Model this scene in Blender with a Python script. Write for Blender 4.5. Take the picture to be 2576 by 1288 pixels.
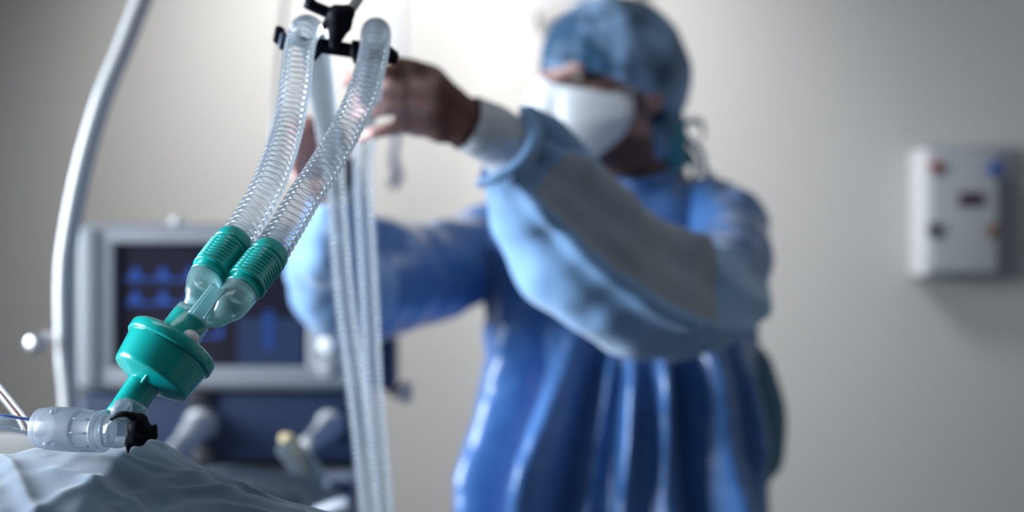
import bpy, bmesh, math, random
import numpy as np
from mathutils import Vector, Matrix, noise, Euler

random.seed(4)
for o in list(bpy.data.objects): bpy.data.objects.remove(o)
SC = bpy.context.scene
COL = SC.collection
PI = math.pi

# ------------------------------------------------------------------ camera
LENS = 50.0; F = LENS / 36.0 * 2576.0
CH = 1.30                                   # camera height
cam_d = bpy.data.cameras.new('camera'); cam = bpy.data.objects.new('camera', cam_d); COL.objects.link(cam)
cam.location = (0, 0, CH); cam.rotation_euler = (PI / 2, 0, 0)
cam_d.lens = LENS; cam_d.sensor_width = 36; cam_d.sensor_fit = 'HORIZONTAL'
cam_d.clip_start = 0.05; cam_d.clip_end = 50
cam_d.dof.use_dof = True; cam_d.dof.focus_distance = 0.905; cam_d.dof.aperture_fstop = 3.2
SC.camera = cam

# ------------------------------------------------------------------ world, lights, exposure
w = bpy.data.worlds.new('world'); SC.world = w; w.use_nodes = True
w.node_tree.nodes['Background'].inputs[0].default_value = (0.75, 0.85, 1.0, 1)
w.node_tree.nodes['Background'].inputs[1].default_value = 0.12

def area(name, loc, target, sx, sy, power, col, spread=180):
    l = bpy.data.lights.new(name, 'AREA'); l.shape = 'RECTANGLE'; l.size = sx; l.size_y = sy
    l.energy = power; l.color = col; l.spread = math.radians(spread)
    o = bpy.data.objects.new(name, l); COL.objects.link(o); o.location = loc
    o.rotation_euler = (Vector(target) - Vector(loc)).to_track_quat('-Z', 'Y').to_euler()
    return o
# daylight through the window in the left wall
area('window_daylight', (-2.35, 1.15, 1.55), (0.2, 1.5, 1.25), 1.4, 1.2, 42, (0.80, 0.90, 1.0), 70)
# ceiling panel above the bed
area('ceiling_panel_light', (-0.4, 0.6, 2.62), (-0.4, 0.6, 0), 1.1, 0.5, 4.5, (0.88, 0.94, 1.0))
# wall washer lamp above the headwall
def spot(name, loc, target, power, ang, blend, col, rad):
    l = bpy.data.lights.new(name, 'SPOT'); l.energy = power; l.spot_size = math.radians(ang); l.spot_blend = blend
    l.color = col; l.shadow_soft_size = rad
    o = bpy.data.objects.new(name, l); COL.objects.link(o); o.location = loc
    o.rotation_euler = (Vector(target) - Vector(loc)).to_track_quat('-Z', 'Y').to_euler()
    return o
spot('wall_lamp_light', (-0.26, 2.30, 2.50), (-0.14, 3.2, 1.58), 165, 96, 1.0, (1.0, 0.992, 0.975), 0.26)

vs = SC.view_settings
vs.view_transform = 'Standard'; vs.look = 'None'; vs.gamma = 1.0; vs.exposure = 0.0; vs.use_curve_mapping = False
SC.display_settings.display_device = 'sRGB'
SC.cycles.transparent_max_bounces = 32
SC.cycles.max_bounces = 10

# ------------------------------------------------------------------ helpers
def P(px, py, d):
    return Vector(((px - 1288) / F * d, d, CH - (py - 644) / F * d))
def R(px, d): return px / F * d

def smat(name, col, rough=0.5, metal=0.0, coat=0.0, sheen=0.0, var=0.06, scale=30, bump=0.0, bscale=200,
         trans=0.0, emit=None, estr=0, sss=0.0, spec=0.5, col2=None):
    m = bpy.data.materials.new(name); m.use_nodes = True
    nt = m.node_tree; b = nt.nodes['Principled BSDF']
    b.inputs['Roughness'].default_value = rough; b.inputs['Metallic'].default_value = metal
    b.inputs['Coat Weight'].default_value = coat; b.inputs['Coat Roughness'].default_value = 0.15
    b.inputs['Sheen Weight'].default_value = sheen; b.inputs['Specular IOR Level'].default_value = spec
    b.inputs['Transmission Weight'].default_value = trans
    if sss:
        b.inputs['Subsurface Weight'].default_value = sss
        b.inputs['Subsurface Scale'].default_value = 0.01
        b.inputs['Subsurface Radius'].default_value = (1, .6, .5)
    tc = nt.nodes.new('ShaderNodeTexCoord'); n = nt.nodes.new('ShaderNodeTexNoise')
    n.inputs['Scale'].default_value = scale; n.inputs['Detail'].default_value = 4
    nt.links.new(tc.outputs['Object'], n.inputs['Vector'])
    mx = nt.nodes.new('ShaderNodeMix'); mx.data_type = 'RGBA'
    c2 = col2 if col2 else tuple(c * (1 - var * 2) for c in col)
    c1 = col if col2 else tuple(min(1, c * (1 + var)) for c in col)
    mx.inputs['A'].default_value = (*c1, 1); mx.inputs['B'].default_value = (*c2, 1)
    nt.links.new(n.outputs['Fac'], mx.inputs['Factor'])
    nt.links.new(mx.outputs['Result'], b.inputs['Base Color'])
    if bump:
        n2 = nt.nodes.new('ShaderNodeTexNoise'); n2.inputs['Scale'].default_value = bscale
        n2.inputs['Detail'].default_value = 3
        nt.links.new(tc.outputs['Object'], n2.inputs['Vector'])
        bp = nt.nodes.new('ShaderNodeBump'); bp.inputs['Strength'].default_value = bump; bp.inputs['Distance'].default_value = 0.002
        nt.links.new(n2.outputs['Fac'], bp.inputs['Height']); nt.links.new(bp.outputs['Normal'], b.inputs['Normal'])
    if emit:
        b.inputs['Emission Color'].default_value = (*emit, 1); b.inputs['Emission Strength'].default_value = estr
    return m

def clear_mat(name, tint, body, base=0.10, edge=0.75, rough=0.12, glos=0.35, power=1.6):
    """thin clear plastic wall: see-through where it faces you, milky and glossy towards its edges"""
    m = bpy.data.materials.new(name); m.use_nodes = True
    nt = m.node_tree; nt.nodes.clear()
    out = nt.nodes.new('ShaderNodeOutputMaterial')
    tr = nt.nodes.new('ShaderNodeBsdfTransparent'); tr.inputs[0].default_value = (*tint, 1)
    pb = nt.nodes.new('ShaderNodeBsdfPrincipled')
    pb.inputs['Roughness'].default_value = rough
    pb.inputs['Specular IOR Level'].default_value = 0.8; pb.inputs['Coat Weight'].default_value = 0.4
    pb.inputs['Coat Roughness'].default_value = 0.08
    nz = nt.nodes.new('ShaderNodeTexNoise'); nz.inputs['Scale'].default_value = 90
    tc = nt.nodes.new('ShaderNodeTexCoord'); nt.links.new(tc.outputs['Object'], nz.inputs['Vector'])
    mc = nt.nodes.new('ShaderNodeMix'); mc.data_type = 'RGBA'
    mc.inputs['A'].default_value = (*body, 1); mc.inputs['B'].default_value = (*[c * .86 for c in body], 1)
    nt.links.new(nz.outputs['Fac'], mc.inputs['Factor']); nt.links.new(mc.outputs['Result'], pb.inputs['Base Color'])
    lw = nt.nodes.new('ShaderNodeLayerWeight'); lw.inputs['Blend'].default_value = 0.5
    pw = nt.nodes.new('ShaderNodeMath'); pw.operation = 'POWER'; pw.inputs[1].default_value = power
    nt.links.new(lw.outputs['Facing'], pw.inputs[0])
    mr = nt.nodes.new('ShaderNodeMapRange'); mr.inputs['To Min'].default_value = base; mr.inputs['To Max'].default_value = edge
    nt.links.new(pw.outputs[0], mr.inputs['Value'])
    tl = nt.nodes.new('ShaderNodeBsdfTranslucent'); tl.inputs[0].default_value = (*[min(1, c * 1.1) for c in body], 1)
    mt = nt.nodes.new('ShaderNodeMixShader'); mt.inputs[0].default_value = 0.65
    nt.links.new(pb.outputs[0], mt.inputs[1]); nt.links.new(tl.outputs[0], mt.inputs[2])
    mix = nt.nodes.new('ShaderNodeMixShader')
    nt.links.new(mr.outputs[0], mix.inputs[0]); nt.links.new(tr.outputs[0], mix.inputs[1]); nt.links.new(mt.outputs[0], mix.inputs[2])
    gl = nt.nodes.new('ShaderNodeBsdfGlossy'); gl.inputs['Roughness'].default_value = rough
    fr = nt.nodes.new('ShaderNodeFresnel'); fr.inputs['IOR'].default_value = 1.5
    ml = nt.nodes.new('ShaderNodeMath'); ml.operation = 'MULTIPLY'; ml.inputs[1].default_value = glos; ml.use_clamp = True
    nt.links.new(fr.outputs[0], ml.inputs[0])
    mix2 = nt.nodes.new('ShaderNodeMixShader')
    nt.links.new(ml.outputs[0], mix2.inputs[0]); nt.links.new(mix.outputs[0], mix2.inputs[1]); nt.links.new(gl.outputs[0], mix2.inputs[2])
    nt.links.new(mix2.outputs[0], out.inputs[0])
    return m

M = dict(
    wall=smat('wall_paint', (0.46, 0.452, 0.44), 0.85, var=0.015, scale=3, bump=0.15, bscale=150),
    floor=smat('floor_vinyl', (0.30, 0.32, 0.34), 0.45, var=0.05, scale=8),
    ceil=smat('ceiling_paint', (0.75, 0.75, 0.75), 0.9, var=0.02),
    green=smat('green_plastic', (0.0, 0.42, 0.39), 0.22, coat=0.5, var=0.05, scale=25, sss=0.35),
    green_clear=smat('translucent_green_plastic', (0.01, 0.50, 0.46), 0.2, coat=0.5, var=0.08, scale=40, sss=0.4),
    hose=clear_mat('clear_hose_plastic', (0.975, 0.985, 0.995), (0.74, 0.84, 0.98), base=0.20, edge=0.60, glos=.8, power=1.2),
    ypiece=clear_mat('clear_connector_plastic', (0.80, 0.95, 0.97), (0.62, 0.92, 1.0), base=0.66, edge=0.85, glos=1.0, power=1.3, rough=.15),
    frost=clear_mat('frosted_plastic', (0.9, 0.93, 0.96), (0.50, 0.55, 0.62), base=0.72, edge=0.92, rough=0.42, glos=.3),
    elbow=clear_mat('clear_elbow_plastic', (0.92, 0.95, 0.97), (0.6, 0.68, 0.75), base=0.25, edge=0.7, rough=0.1, glos=.55),
    black=smat('black_rubber', (0.002, 0.003, 0.009), 0.6, var=0.1, spec=.15),
    white=smat('white_plastic', (0.78, 0.79, 0.80), 0.35, coat=0.2, var=0.02),
    rail=smat('white_enamel', (0.46, 0.46, 0.465), 0.3, coat=0.4, var=0.02),
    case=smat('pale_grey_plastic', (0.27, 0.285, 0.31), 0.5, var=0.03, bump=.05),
    case2=smat('mid_grey_plastic', (0.26, 0.28, 0.33), 0.5, var=0.03),
    navy=smat('navy_plastic', (0.018, 0.035, 0.085), 0.5, var=0.06),
    dark=smat('dark_recess', (0.008, 0.009, 0.016), 0.6, var=0.06),
    screen=smat('screen_glass', (0.016, 0.014, 0.026), 0.25, var=0.02),
    blue_em=smat('blue_screen_light', (0.01, 0.03, 0.15), 0.4, emit=(0.012, 0.05, 0.21), estr=1.0),
    blue_dim=smat('dim_blue_screen_light', (0.01, 0.02, 0.06), 0.4, emit=(0.006, 0.014, 0.03), estr=1.0),
    knob=smat('knob_plastic', (0.40, 0.40, 0.42), 0.35, var=0.03),
    cream=smat('cream_ring', (0.55, 0.44, 0.24), 0.4, var=0.05),
    grey_hose=clear_mat('grey_hose_plastic', (0.8, 0.85, 0.9), (0.22, 0.27, 0.32), base=0.55, edge=0.9, rough=0.3, glos=.4),
    gown=smat('blue_gown_fabric', (0.045, 0.16, 0.43), 0.42, sheen=0.2, var=0.10, scale=9, bump=0.35, bscale=70, sss=0.0, coat=.55),
    gown_light=smat('pale_blue_sleeve_fabric', (0.19, 0.36, 0.62), 0.5, sheen=0.3, var=0.10, scale=9, bump=0.3, bscale=60),
    gown_shade=smat('grey_shaded_sleeve_fabric', (0.27, 0.30, 0.355), 0.6, sheen=0.25, var=0.1, scale=12, bump=0.3, bscale=60),  # shade on the near sleeve's upper facet, put into the colour as grey
    knit=smat('white_knit', (0.62, 0.64, 0.68), 0.8, sheen=0.3, var=0.05, bump=0.5, bscale=300),
    cap=smat('blue_cap_fabric', (0.24, 0.40, 0.64), 0.6, sheen=0.3, scale=13, bump=0.5, bscale=60, col2=(0.0, 0.05, 0.12)),
    teal=smat('teal_tie_fabric', (0.03, 0.25, 0.32), 0.6, sheen=0.3, var=.1),
    tie=smat('pale_tie_fabric', (0.42, 0.52, 0.66), 0.6, sheen=0.3, var=.1),
    teal_tie=smat('dusty_teal_fabric', (0.12, 0.25, 0.33), 0.6, sheen=0.2, var=.1),
    mask=smat('white_mask_fabric', (0.78, 0.80, 0.84), 0.75, sheen=0.2, var=0.02, bump=0.2, bscale=200),
    eye=smat('eye_white', (0.16, 0.12, 0.11), 0.6, var=.05),
    iris=smat('dark_iris', (0.012, 0.008, 0.007), 0.6, var=.1),
    hair=smat('dark_hair', (0.015, 0.01, 0.009), 0.7, var=.2, scale=200),
    drape=smat('blue_grey_cotton', (0.105, 0.175, 0.275), 0.75, sheen=0.45, var=0.05, scale=18, bump=0.10, bscale=900),
    pillow=smat('beige_cotton', (0.36, 0.35, 0.34), 0.8, sheen=0.3, var=0.04, bump=0.3, bscale=700),
    metal=smat('brushed_steel', (0.4, 0.4, 0.42), 0.35, metal=0.9, var=0.05),
    chrome=smat('chrome', (0.65, 0.68, 0.75), 0.12, metal=1.0, var=0.05),
    red=smat('red_plastic', (0.42, 0.10, 0.10), 0.4), blue=smat('blue_plastic', (0.02, 0.07, 0.30), 0.4),
    brown=smat('brown_plastic', (0.16, 0.09, 0.06), 0.5), maroon=smat('maroon_display', (0.04, 0.012, 0.03), 0.2),
    orange=smat('orange_line', (0.42, 0.10, 0.04), 0.4), blueline=smat('blue_line', (0.01, 0.06, 0.33), 0.4),
    shoe=smat('black_shoe', (0.02, 0.02, 0.022), 0.5), trouser=smat('navy_trousers', (0.03, 0.06, 0.14), 0.8, bump=.3, bscale=80),
    panel=smat('gas_panel_plastic', (0.36, 0.37, 0.39), 0.45, var=0.02), plate=smat('gas_panel_lit_side_plastic', (0.66, 0.66, 0.66), 0.5, var=.02),  # second one: paler tone that paints the lit left side of the panel
)
# skin: darker back of the hands, pinker finger sides (vertex attribute 'pink')
def skin_mat():
    m = smat('skin', (0.13, 0.055, 0.042), 0.5, sss=0.15, scale=25, var=.12)
    nt = m.node_tree; b = nt.nodes['Principled BSDF']
    src = b.inputs['Base Color'].links[0].from_socket
    at = nt.nodes.new('ShaderNodeAttribute'); at.attribute_name = 'pink'
    n = nt.nodes.new('ShaderNodeTexNoise'); n.inputs['Scale'].default_value = 75
    tc = nt.nodes.new('ShaderNodeTexCoord'); nt.links.new(tc.outputs['Object'], n.inputs['Vector'])
    mr = nt.nodes.new('ShaderNodeMapRange'); mr.inputs['From Min'].default_value = .35; mr.inputs['From Max'].default_value = .6
    nt.links.new(n.outputs['Fac'], mr.inputs['Value'])
    pk = nt.nodes.new('ShaderNodeMix'); pk.data_type = 'RGBA'
    pk.inputs['A'].default_value = (0.55, 0.30, 0.27, 1); pk.inputs['B'].default_value = (0.66, 0.44, 0.41, 1)
    nt.links.new(mr.outputs[0], pk.inputs['Factor'])
    mx = nt.nodes.new('ShaderNodeMix'); mx.data_type = 'RGBA'
    nt.links.new(at.outputs['Fac'], mx.inputs['Factor']); nt.links.new(src, mx.inputs['A']); nt.links.new(pk.outputs['Result'], mx.inputs['B'])
    nt.links.new(mx.outputs['Result'], b.inputs['Base Color'])
    return m
M['skin'] = skin_mat()
def sharpen(m, a, b):                                  # turn soft noise into clearer cloth patches
    nt = m.node_tree; lk = [l for l in nt.links if l.from_node.type == 'TEX_NOISE' and l.to_node.type == 'MIX'][0]
    fs, ts = lk.from_socket, lk.to_socket; nt.links.remove(lk)
    mr = nt.nodes.new('ShaderNodeMapRange'); mr.inputs['From Min'].default_value = a; mr.inputs['From Max'].default_value = b
    nt.links.new(fs, mr.inputs['Value']); nt.links.new(mr.outputs[0], ts)
sharpen(M['cap'], .40, .62)

def empty(name, loc, label, cat, group=None):
    o = bpy.data.objects.new(name, None); COL.objects.link(o); o.location = loc
    o.empty_display_size = .05
    o['label'] = label; o['category'] = cat
    if group: o['group'] = group
    return o
def wloc(o):
    v = Vector(o.location)
    while o.parent: o = o.parent; v += Vector(o.location)
    return v
def obj(name, geo, m, parent=None, label=None, smooth=True, loc=None):
    """geo = (verts, faces) in world space, or a bmesh, or a mesh"""
    if isinstance(geo, bmesh.types.BMesh):
        me = bpy.data.meshes.new(name); geo.to_mesh(me); geo.free()
    elif isinstance(geo, bpy.types.Mesh): me = geo; me.name = name
    else:
        me = bpy.data.meshes.new(name); me.from_pydata([tuple(v) for v in geo[0]], [], [tuple(f) for f in geo[1]]); me.update()
    if smooth:
        me.polygons.foreach_set('use_smooth', [True] * len(me.polygons))
    mats = m if isinstance(m, (list, tuple)) else [m]
    for q in mats:
        me.materials.append(M[q] if isinstance(q, str) else q)
    o = bpy.data.objects.new(name, me); COL.objects.link(o)
    if parent:
        o.parent = parent; off = wloc(parent)
    else:
        off = Vector(loc) if loc is not None else Vector((0, 0, 0)); o.location = off
    if off.length: me.transform(Matrix.Translation(-off))
    if label: o['label'] = label
    return o
def tag(o, label, cat, group=None):
    o['label'] = label; o['category'] = cat
    if group: o['group'] = group
    return o
def join(*geos):
    V = []; Fc = []
    for g in geos:
        n = len(V); V += [Vector(v) for v in g[0]]; Fc += [tuple(i + n for i in f) for f in g[1]]
    return V, Fc

def catmull(pts, n=12, extra=None):
    pts = [Vector(p) for p in pts]
    q = [pts[0] * 2 - pts[1]] + pts + [pts[-1] * 2 - pts[-2]]
    ex = None
    if extra is not None: ex = [extra[0]] + list(extra) + [extra[-1]]
    out = []; oe = []
    for i in range(1, len(q) - 2):
        for k in range(n):
            t = k / n
            a, b, c, d = q[i - 1], q[i], q[i + 1], q[i + 2]
            out.append(0.5 * ((2 * b) + (c - a) * t + (2 * a - 5 * b + 4 * c - d) * t * t + (3 * b - a - 3 * c + d) * t ** 3))
            if ex: tt = t * t * (3 - 2 * t); oe.append(ex[i] * (1 - tt) + ex[i + 1] * tt)
    out.append(q[-2])
    if ex: oe.append(ex[-2]); return out, oe
    return out
def resample(pts, step):
    out = [pts[0].copy()]; acc = 0; last = pts[0].copy()
    for p in pts[1:]:
        seg = (p - last).length
        while acc + seg >= step:
            t = (step - acc) / seg; last = last.lerp(p, t); out.append(last.copy()); seg = (p - last).length; acc = 0
        acc += seg; last = p.copy()
    return out
def frames(pts, ref=Vector((0, -1, 0))):
    fr = []; T0 = None
    for i in range(len(pts)):
        a = pts[max(0, i - 1)]; b = pts[min(len(pts) - 1, i + 1)]
        T = (b - a).normalized()
        if i == 0:
            e1 = (ref - T * ref.dot(T))
            if e1.length < 1e-4: e1 = T.orthogonal()
            e1.normalize()
        else:
            e1 = T0.rotation_difference(T) @ fr[-1][1]; e1 = (e1 - T * e1.dot(T)).normalized()
        fr.append((T, e1, T.cross(e1))); T0 = T
    return fr
def loft(pts, rf, seg=24, cap=True, ref=Vector((0, -1, 0)), flat=1.0):
    """rf(i, n, theta) -> radius"""
    fr = frames(pts, ref); n = len(pts); V = []; Fc = []
    for i, p in enumerate(pts):
        T, a, b = fr[i]
        for k in range(seg):
            th = 2 * PI * k / seg; r = rf(i, n, th)
            V.append(p + a * (math.cos(th) * r * flat) + b * (math.sin(th) * r))
    for i in range(n - 1):
        for k in range(seg):
            k2 = (k + 1) % seg
            Fc.append((i * seg + k, i * seg + k2, (i + 1) * seg + k2, (i + 1) * seg + k))
    if cap:
        V.append(pts[0].copy()); c0 = len(V) - 1; V.append(pts[-1].copy()); c1 = len(V) - 1
        for k in range(seg):
            k2 = (k + 1) % seg
            Fc.append((c0, k2, k)); Fc.append((c1, (n - 1) * seg + k, (n - 1) * seg + k2))
    return V, Fc
def tube(pts, r, seg=16, cap=True, n=8, flat=1.0):
    rs = r if isinstance(r, (list, tuple)) else [r] * len(pts)
    pp, ex = catmull(pts, n, rs)
    return loft(pp, lambda i, N, th: ex[i], seg, cap, flat=flat)
def lathe(o, axis, prof, seg=48, cap=True, ref=Vector((0, -1, 0))):
    axis = Vector(axis).normalized()
    e1 = (ref - axis * ref.dot(axis)).normalized(); e2 = axis.cross(e1); V = []; Fc = []
    for t, r in prof:
        for k in range(seg):
            th = 2 * PI * k / seg
            V.append(Vector(o) + axis * t + (e1 * math.cos(th) + e2 * math.sin(th)) * r)
    n = len(prof)
    for i in range(n - 1):
        for k in range(seg):
            k2 = (k + 1) % seg
            Fc.append((i * seg + k, i * seg + k2, (i + 1) * seg + k2, (i + 1) * seg + k))
    if cap:
        V.append(Vector(o) + axis * prof[0][0]); c0 = len(V) - 1
        V.append(Vector(o) + axis * prof[-1][0]); c1 = len(V) - 1
        for k in range(seg):
            k2 = (k + 1) % seg
            Fc.append((c0, k2, k)); Fc.append((c1, (n - 1) * seg + k, (n - 1) * seg + k2))
    return V, Fc
def box(c, size, bev=0.003, rot=None, seg=3):
    bm = bmesh.new(); bmesh.ops.create_cube(bm, size=1)
    for v in bm.verts: v.co = Vector((v.co.x * size[0], v.co.y * size[1], v.co.z * size[2]))
    if bev: bmesh.ops.bevel(bm, geom=bm.edges[:], offset=bev, segments=seg, affect='EDGES', profile=0.5)
    R_ = rot.to_matrix() if rot else Matrix.Identity(3)
    bm.verts.index_update()
    V = [R_ @ v.co + Vector(c) for v in bm.verts]; Fc = [[v.index for v in f.verts] for f in bm.faces]
    bm.free(); return V, Fc
def ell(c, r, rot=None, seg=28, rings=18):
    V = []; Fc = []; R_ = rot if rot else Matrix.Identity(3)
    for i in range(1, rings):
        ph = PI * i / rings
        for k in range(seg):
            th = 2 * PI * k / seg
            V.append(Vector(c) + R_ @ Vector((math.sin(ph) * math.cos(th) * r[0], math.sin(ph) * math.sin(th) * r[1], math.cos(ph) * r[2])))
    for i in range(rings - 2):
        for k in range(seg):
            k2 = (k + 1) % seg; Fc.append((i * seg + k, (i + 1) * seg + k, (i + 1) * seg + k2, i * seg + k2))
    V.append(Vector(c) + R_ @ Vector((0, 0, r[2]))); a = len(V) - 1
    V.append(Vector(c) - R_ @ Vector((0, 0, r[2]))); b = len(V) - 1
    for k in range(seg):
        k2 = (k + 1) % seg; Fc.append((a, k, k2)); Fc.append((b, (rings - 2) * seg + k2, (rings - 2) * seg + k))
    return V, Fc
def capsule(a, b, ra, rb, seg=20):
    """closed tapered capsule between a and b"""
    a = Vector(a); b = Vector(b); L = (b - a).length; ax = (b - a).normalized()
    prof = [(-ra * math.cos(t), ra * math.sin(t) + 1e-5) for t in [PI / 2 * i / 5 for i in range(1, 6)]]
    prof += [(L + rb * math.sin(t), rb * math.cos(t) + 1e-5) for t in [PI / 2 * i / 5 for i in range(0, 5)]]
    return lathe(a, ax, prof, seg, True, ref=ax.orthogonal())
def chain(pts, rs):
    return [capsule(pts[i], pts[i + 1], rs[i], rs[i + 1]) for i in range(len(pts) - 1)]
def orient(geo):
    bm = bmesh.new(); vs_ = [bm.verts.new(v) for v in geo[0]]
    for f in geo[1]:
        try: bm.faces.new([vs_[i] for i in f])
        except ValueError: pass
    bmesh.ops.recalc_face_normals(bm, faces=bm.faces[:]); return bm
def remesh(geos, voxel, smooth=4):
    """weld overlapping closed shapes into one continuous skin"""
    bm = orient(join(*geos)); me = bpy.data.meshes.new('tmp'); bm.to_mesh(me); bm.free()
    o = bpy.data.objects.new('tmp', me); COL.objects.link(o)
    md = o.modifiers.new('r', 'REMESH'); md.mode = 'VOXEL'; md.voxel_size = voxel
    if smooth:
        ms = o.modifiers.new('s', 'SMOOTH'); ms.factor = 0.5; ms.iterations = smooth
    dg = bpy.context.evaluated_depsgraph_get(); dg.update()
    out = bpy.data.meshes.new_from_object(o.evaluated_get(dg))
    bpy.data.objects.remove(o); bpy.data.meshes.remove(me)
    return out
def nz(v, s, seed=0):
    return noise.noise(Vector((v[0] * s + seed * 7.3, v[1] * s - seed * 3.1, v[2] * s + seed)))
def hose_geo(pts, r, pitch=0.0056, amp=0.0014, seg=32, sub=12):
    pp = resample(catmull(pts, 24), pitch / sub)
    tab = [amp * (2.0 * math.exp(-((k / sub - .5) / .20) ** 2) - .85) for k in range(sub)]
    return loft(pp, lambda i, N, th: r + tab[i % sub], seg, False)

# ------------------------------------------------------------------ the room
def struct(name, geo, m, smooth=False):
    o = obj(name, geo, m, smooth=smooth); o['kind'] = 'structure'; return o
X0, X1, Y0, Y1, H = -2.5, 2.6, -2.2, 3.2, 2.75
struct('floor', box(((X0 + X1) / 2, (Y0 + Y1) / 2, -0.05), (X1 - X0 + .2, Y1 - Y0 + .2, 0.1), 0), 'floor')
struct('ceiling', box(((X0 + X1) / 2, (Y0 + Y1) / 2, H + 0.05), (X1 - X0 + .2, Y1 - Y0 + .2, 0.1), 0), 'ceil')
struct('wall_back', box(((X0 + X1) / 2, Y1 + .05, H / 2), (X1 - X0, .1, H), 0), 'wall')
struct('wall_front', box(((X0 + X1) / 2, Y0 - .05, H / 2), (X1 - X0, .1, H), 0), 'wall')
struct('wall_right', box((X1 + .05, (Y0 + Y1) / 2, H / 2), (.1, Y1 - Y0, H), 0), 'wall')
# left wall with a window opening y 0.2..1.8, z 1.0..2.4
wy0, wy1, wz0, wz1 = 0.2, 1.8, 1.0, 2.4
struct('wall_left', join(box((X0 - .05, (Y0 + wy0) / 2, H / 2), (.1, wy0 - Y0, H), 0), box((X0 - .05, (Y1 + wy1) / 2, H / 2), (.1, Y1 - wy1, H), 0),
                         box((X0 - .05, (wy0 + wy1) / 2, wz0 / 2), (.1, wy1 - wy0, wz0), 0),
                         box((X0 - .05, (wy0 + wy1) / 2, (H + wz1) / 2), (.1, wy1 - wy0, H - wz1), 0)), 'wall')
struct('window_1', join(box((X0 - .05, wy0 + .03, (wz0 + wz1) / 2), (.08, .06, wz1 - wz0), .004), box((X0 - .05, wy1 - .03, (wz0 + wz1) / 2), (.08, .06, wz1 - wz0), .004),
                        box((X0 - .05, (wy0 + wy1) / 2, wz0 + .03), (.08, wy1 - wy0 - .12, .06), .004), box((X0 - .05, (wy0 + wy1) / 2, wz1 - .03), (.08, wy1 - wy0 - .12, .06), .004),
                        box((X0 - .05, (wy0 + wy1) / 2, (wz0 + wz1) / 2), (.06, .05, wz1 - wz0 - .12), .004)), 'white')
for nm, a, b in (('baseboard_back', (X0, Y1 - .008, .05), (X1, Y1 - .008, .05)),):
    struct(nm, box(((X0 + X1) / 2, Y1 - .0075, .05), (X1 - X0, .015, .1), .003), 'case2')

# ------------------------------------------------------------------ ventilator (mid distance)
VD = 2.08
vent = empty('ventilator', P(560, 980, VD + .15)[:2] + (0,), 'hospital ventilator with pale grey monitor, dark screen and navy front beside bed', 'ventilator')
def rect(x0, y0, x1, y1, d, depth, bev=.006, name=None):
    a = P(x0, y0, d); b = P(x1, y1, d)
    return box(((a.x + b.x) / 2, d + depth / 2, (a.z + b.z) / 2), (b.x - a.x, depth, a.z - b.z), bev)
VR = 942
obj('monitor_case', join(rect(190, 562, VR, 984, VD, .16, .012)), 'case', vent)
# bezel: raised frame of four bars round the recessed screen
sx0, sy0, sx1, sy1 = 288, 612, 772, 922
obj('bezel', join(rect(208, 580, sx1 + 150, sy0, VD - .012, .02, .004), rect(208, sy1, sx1 + 150, 972, VD - .012, .02, .004),
                  rect(240, sy0 - 4, sx0, sy1 + 4, VD - .012, .02, .004), rect(sx1, sy0 - 4, sx1 + 150, sy1 + 4, VD - .012, .02, .004)), 'case', vent)
obj('bezel_band', rect(200, 575, 246, 975, VD - .016, .02, .005), 'case', vent, label='pale grey band down the left of the screen')
scr = obj('screen', rect(sx0 - 6, sy0 - 6, sx1 + 6, sy1 + 6, VD - .004, .006, .001), 'screen', vent, label='dark monitor screen with blurred blue traces')
def wave(x0, x1, y, amp, per, ph=0, th=3):
    pts = []
    n = 60
    for i in range(n + 1):
        x = x0 + (x1 - x0) * i / n; t = ((x - x0) / per + ph) % 1
        h = math.exp(-((t - .35) / .17) ** 2) * 1.0
        pts.append((x, y - amp * h))
    V = []; Fc = []
    for (x, yy) in pts: V += [P(x, yy - th, VD - .0052), P(x, y + th, VD - .0052), P(x, yy - th, VD - .0042), P(x, y + th, VD - .0042)]
    for i in range(n):
        a = i * 4; Fc += [(a, a + 4, a + 5, a + 1), (a + 2, a + 3, a + 7, a + 6), (a, a + 2, a + 6, a + 4), (a + 1, a + 5, a + 7, a + 3)]
    Fc += [(0, 1, 3, 2), (n * 4, n * 4 + 2, n * 4 + 3, n * 4 + 1)]
    return V, Fc
obj('waveform', wave(316, 500, 704, 32, 70), 'blue_em', scr, smooth=False)
obj('waveform', wave(316, 500, 764, 32, 70), 'blue_em', scr, smooth=False)
obj('waveform', wave(325, 560, 846, 30, 70), 'blue_em', scr, smooth=False)
obj('waveform', wave(540, 640, 708, 10, 80, .1), 'blue_em', scr, smooth=False)
obj('readout_block', rect(598, 800, 762, 918, VD - .0048, .001, 0), 'blue_dim', scr, smooth=False)
def numeral(t, x, y, h):
    cu = bpy.data.curves.new('n', 'FONT'); cu.body = t; cu.size = R(h, VD) * 1.4; cu.extrude = .0004; cu.align_x = 'CENTER'
    o = bpy.data.objects.new('n', cu); COL.objects.link(o); dg = bpy.context.evaluated_depsgraph_get(); dg.update()
    me = bpy.data.meshes.new_from_object(o.evaluated_get(dg)); bpy.data.objects.remove(o)
    me.transform(Matrix.Translation(P(x, y, VD - .0056)) @ Matrix.Rotation(PI / 2, 4, 'X')); return me
obj('readout', numeral('8', 676, 826, 46), 'blue_em', scr, smooth=False)
obj('readout', numeral('8', 676, 876, 46), 'blue_em', scr, smooth=False)
def disc(px, py, d, rpx, depth, dome=.3, ax=(0, -1, 0), r2=None):
    r = R(rpx, d); rb = r if r2 is None else R(r2, d)
    prof = [(0, rb), (depth * .7, r), (depth * .9, r * .93), (depth, r * .75), (depth + dome * r * .3, r * .3), (depth + dome * r * .33, .0002)]
    return lathe(P(px, py, d), ax, prof, 32, ref=Vector((0, 0, 1)))
obj('control_knob', disc(830, 866, VD - .012, 26, .02), 'white', vent, label='white round control knob on the bezel')
obj('button', disc(822, 926, VD - .012, 24, .004), 'knob', vent)
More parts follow.
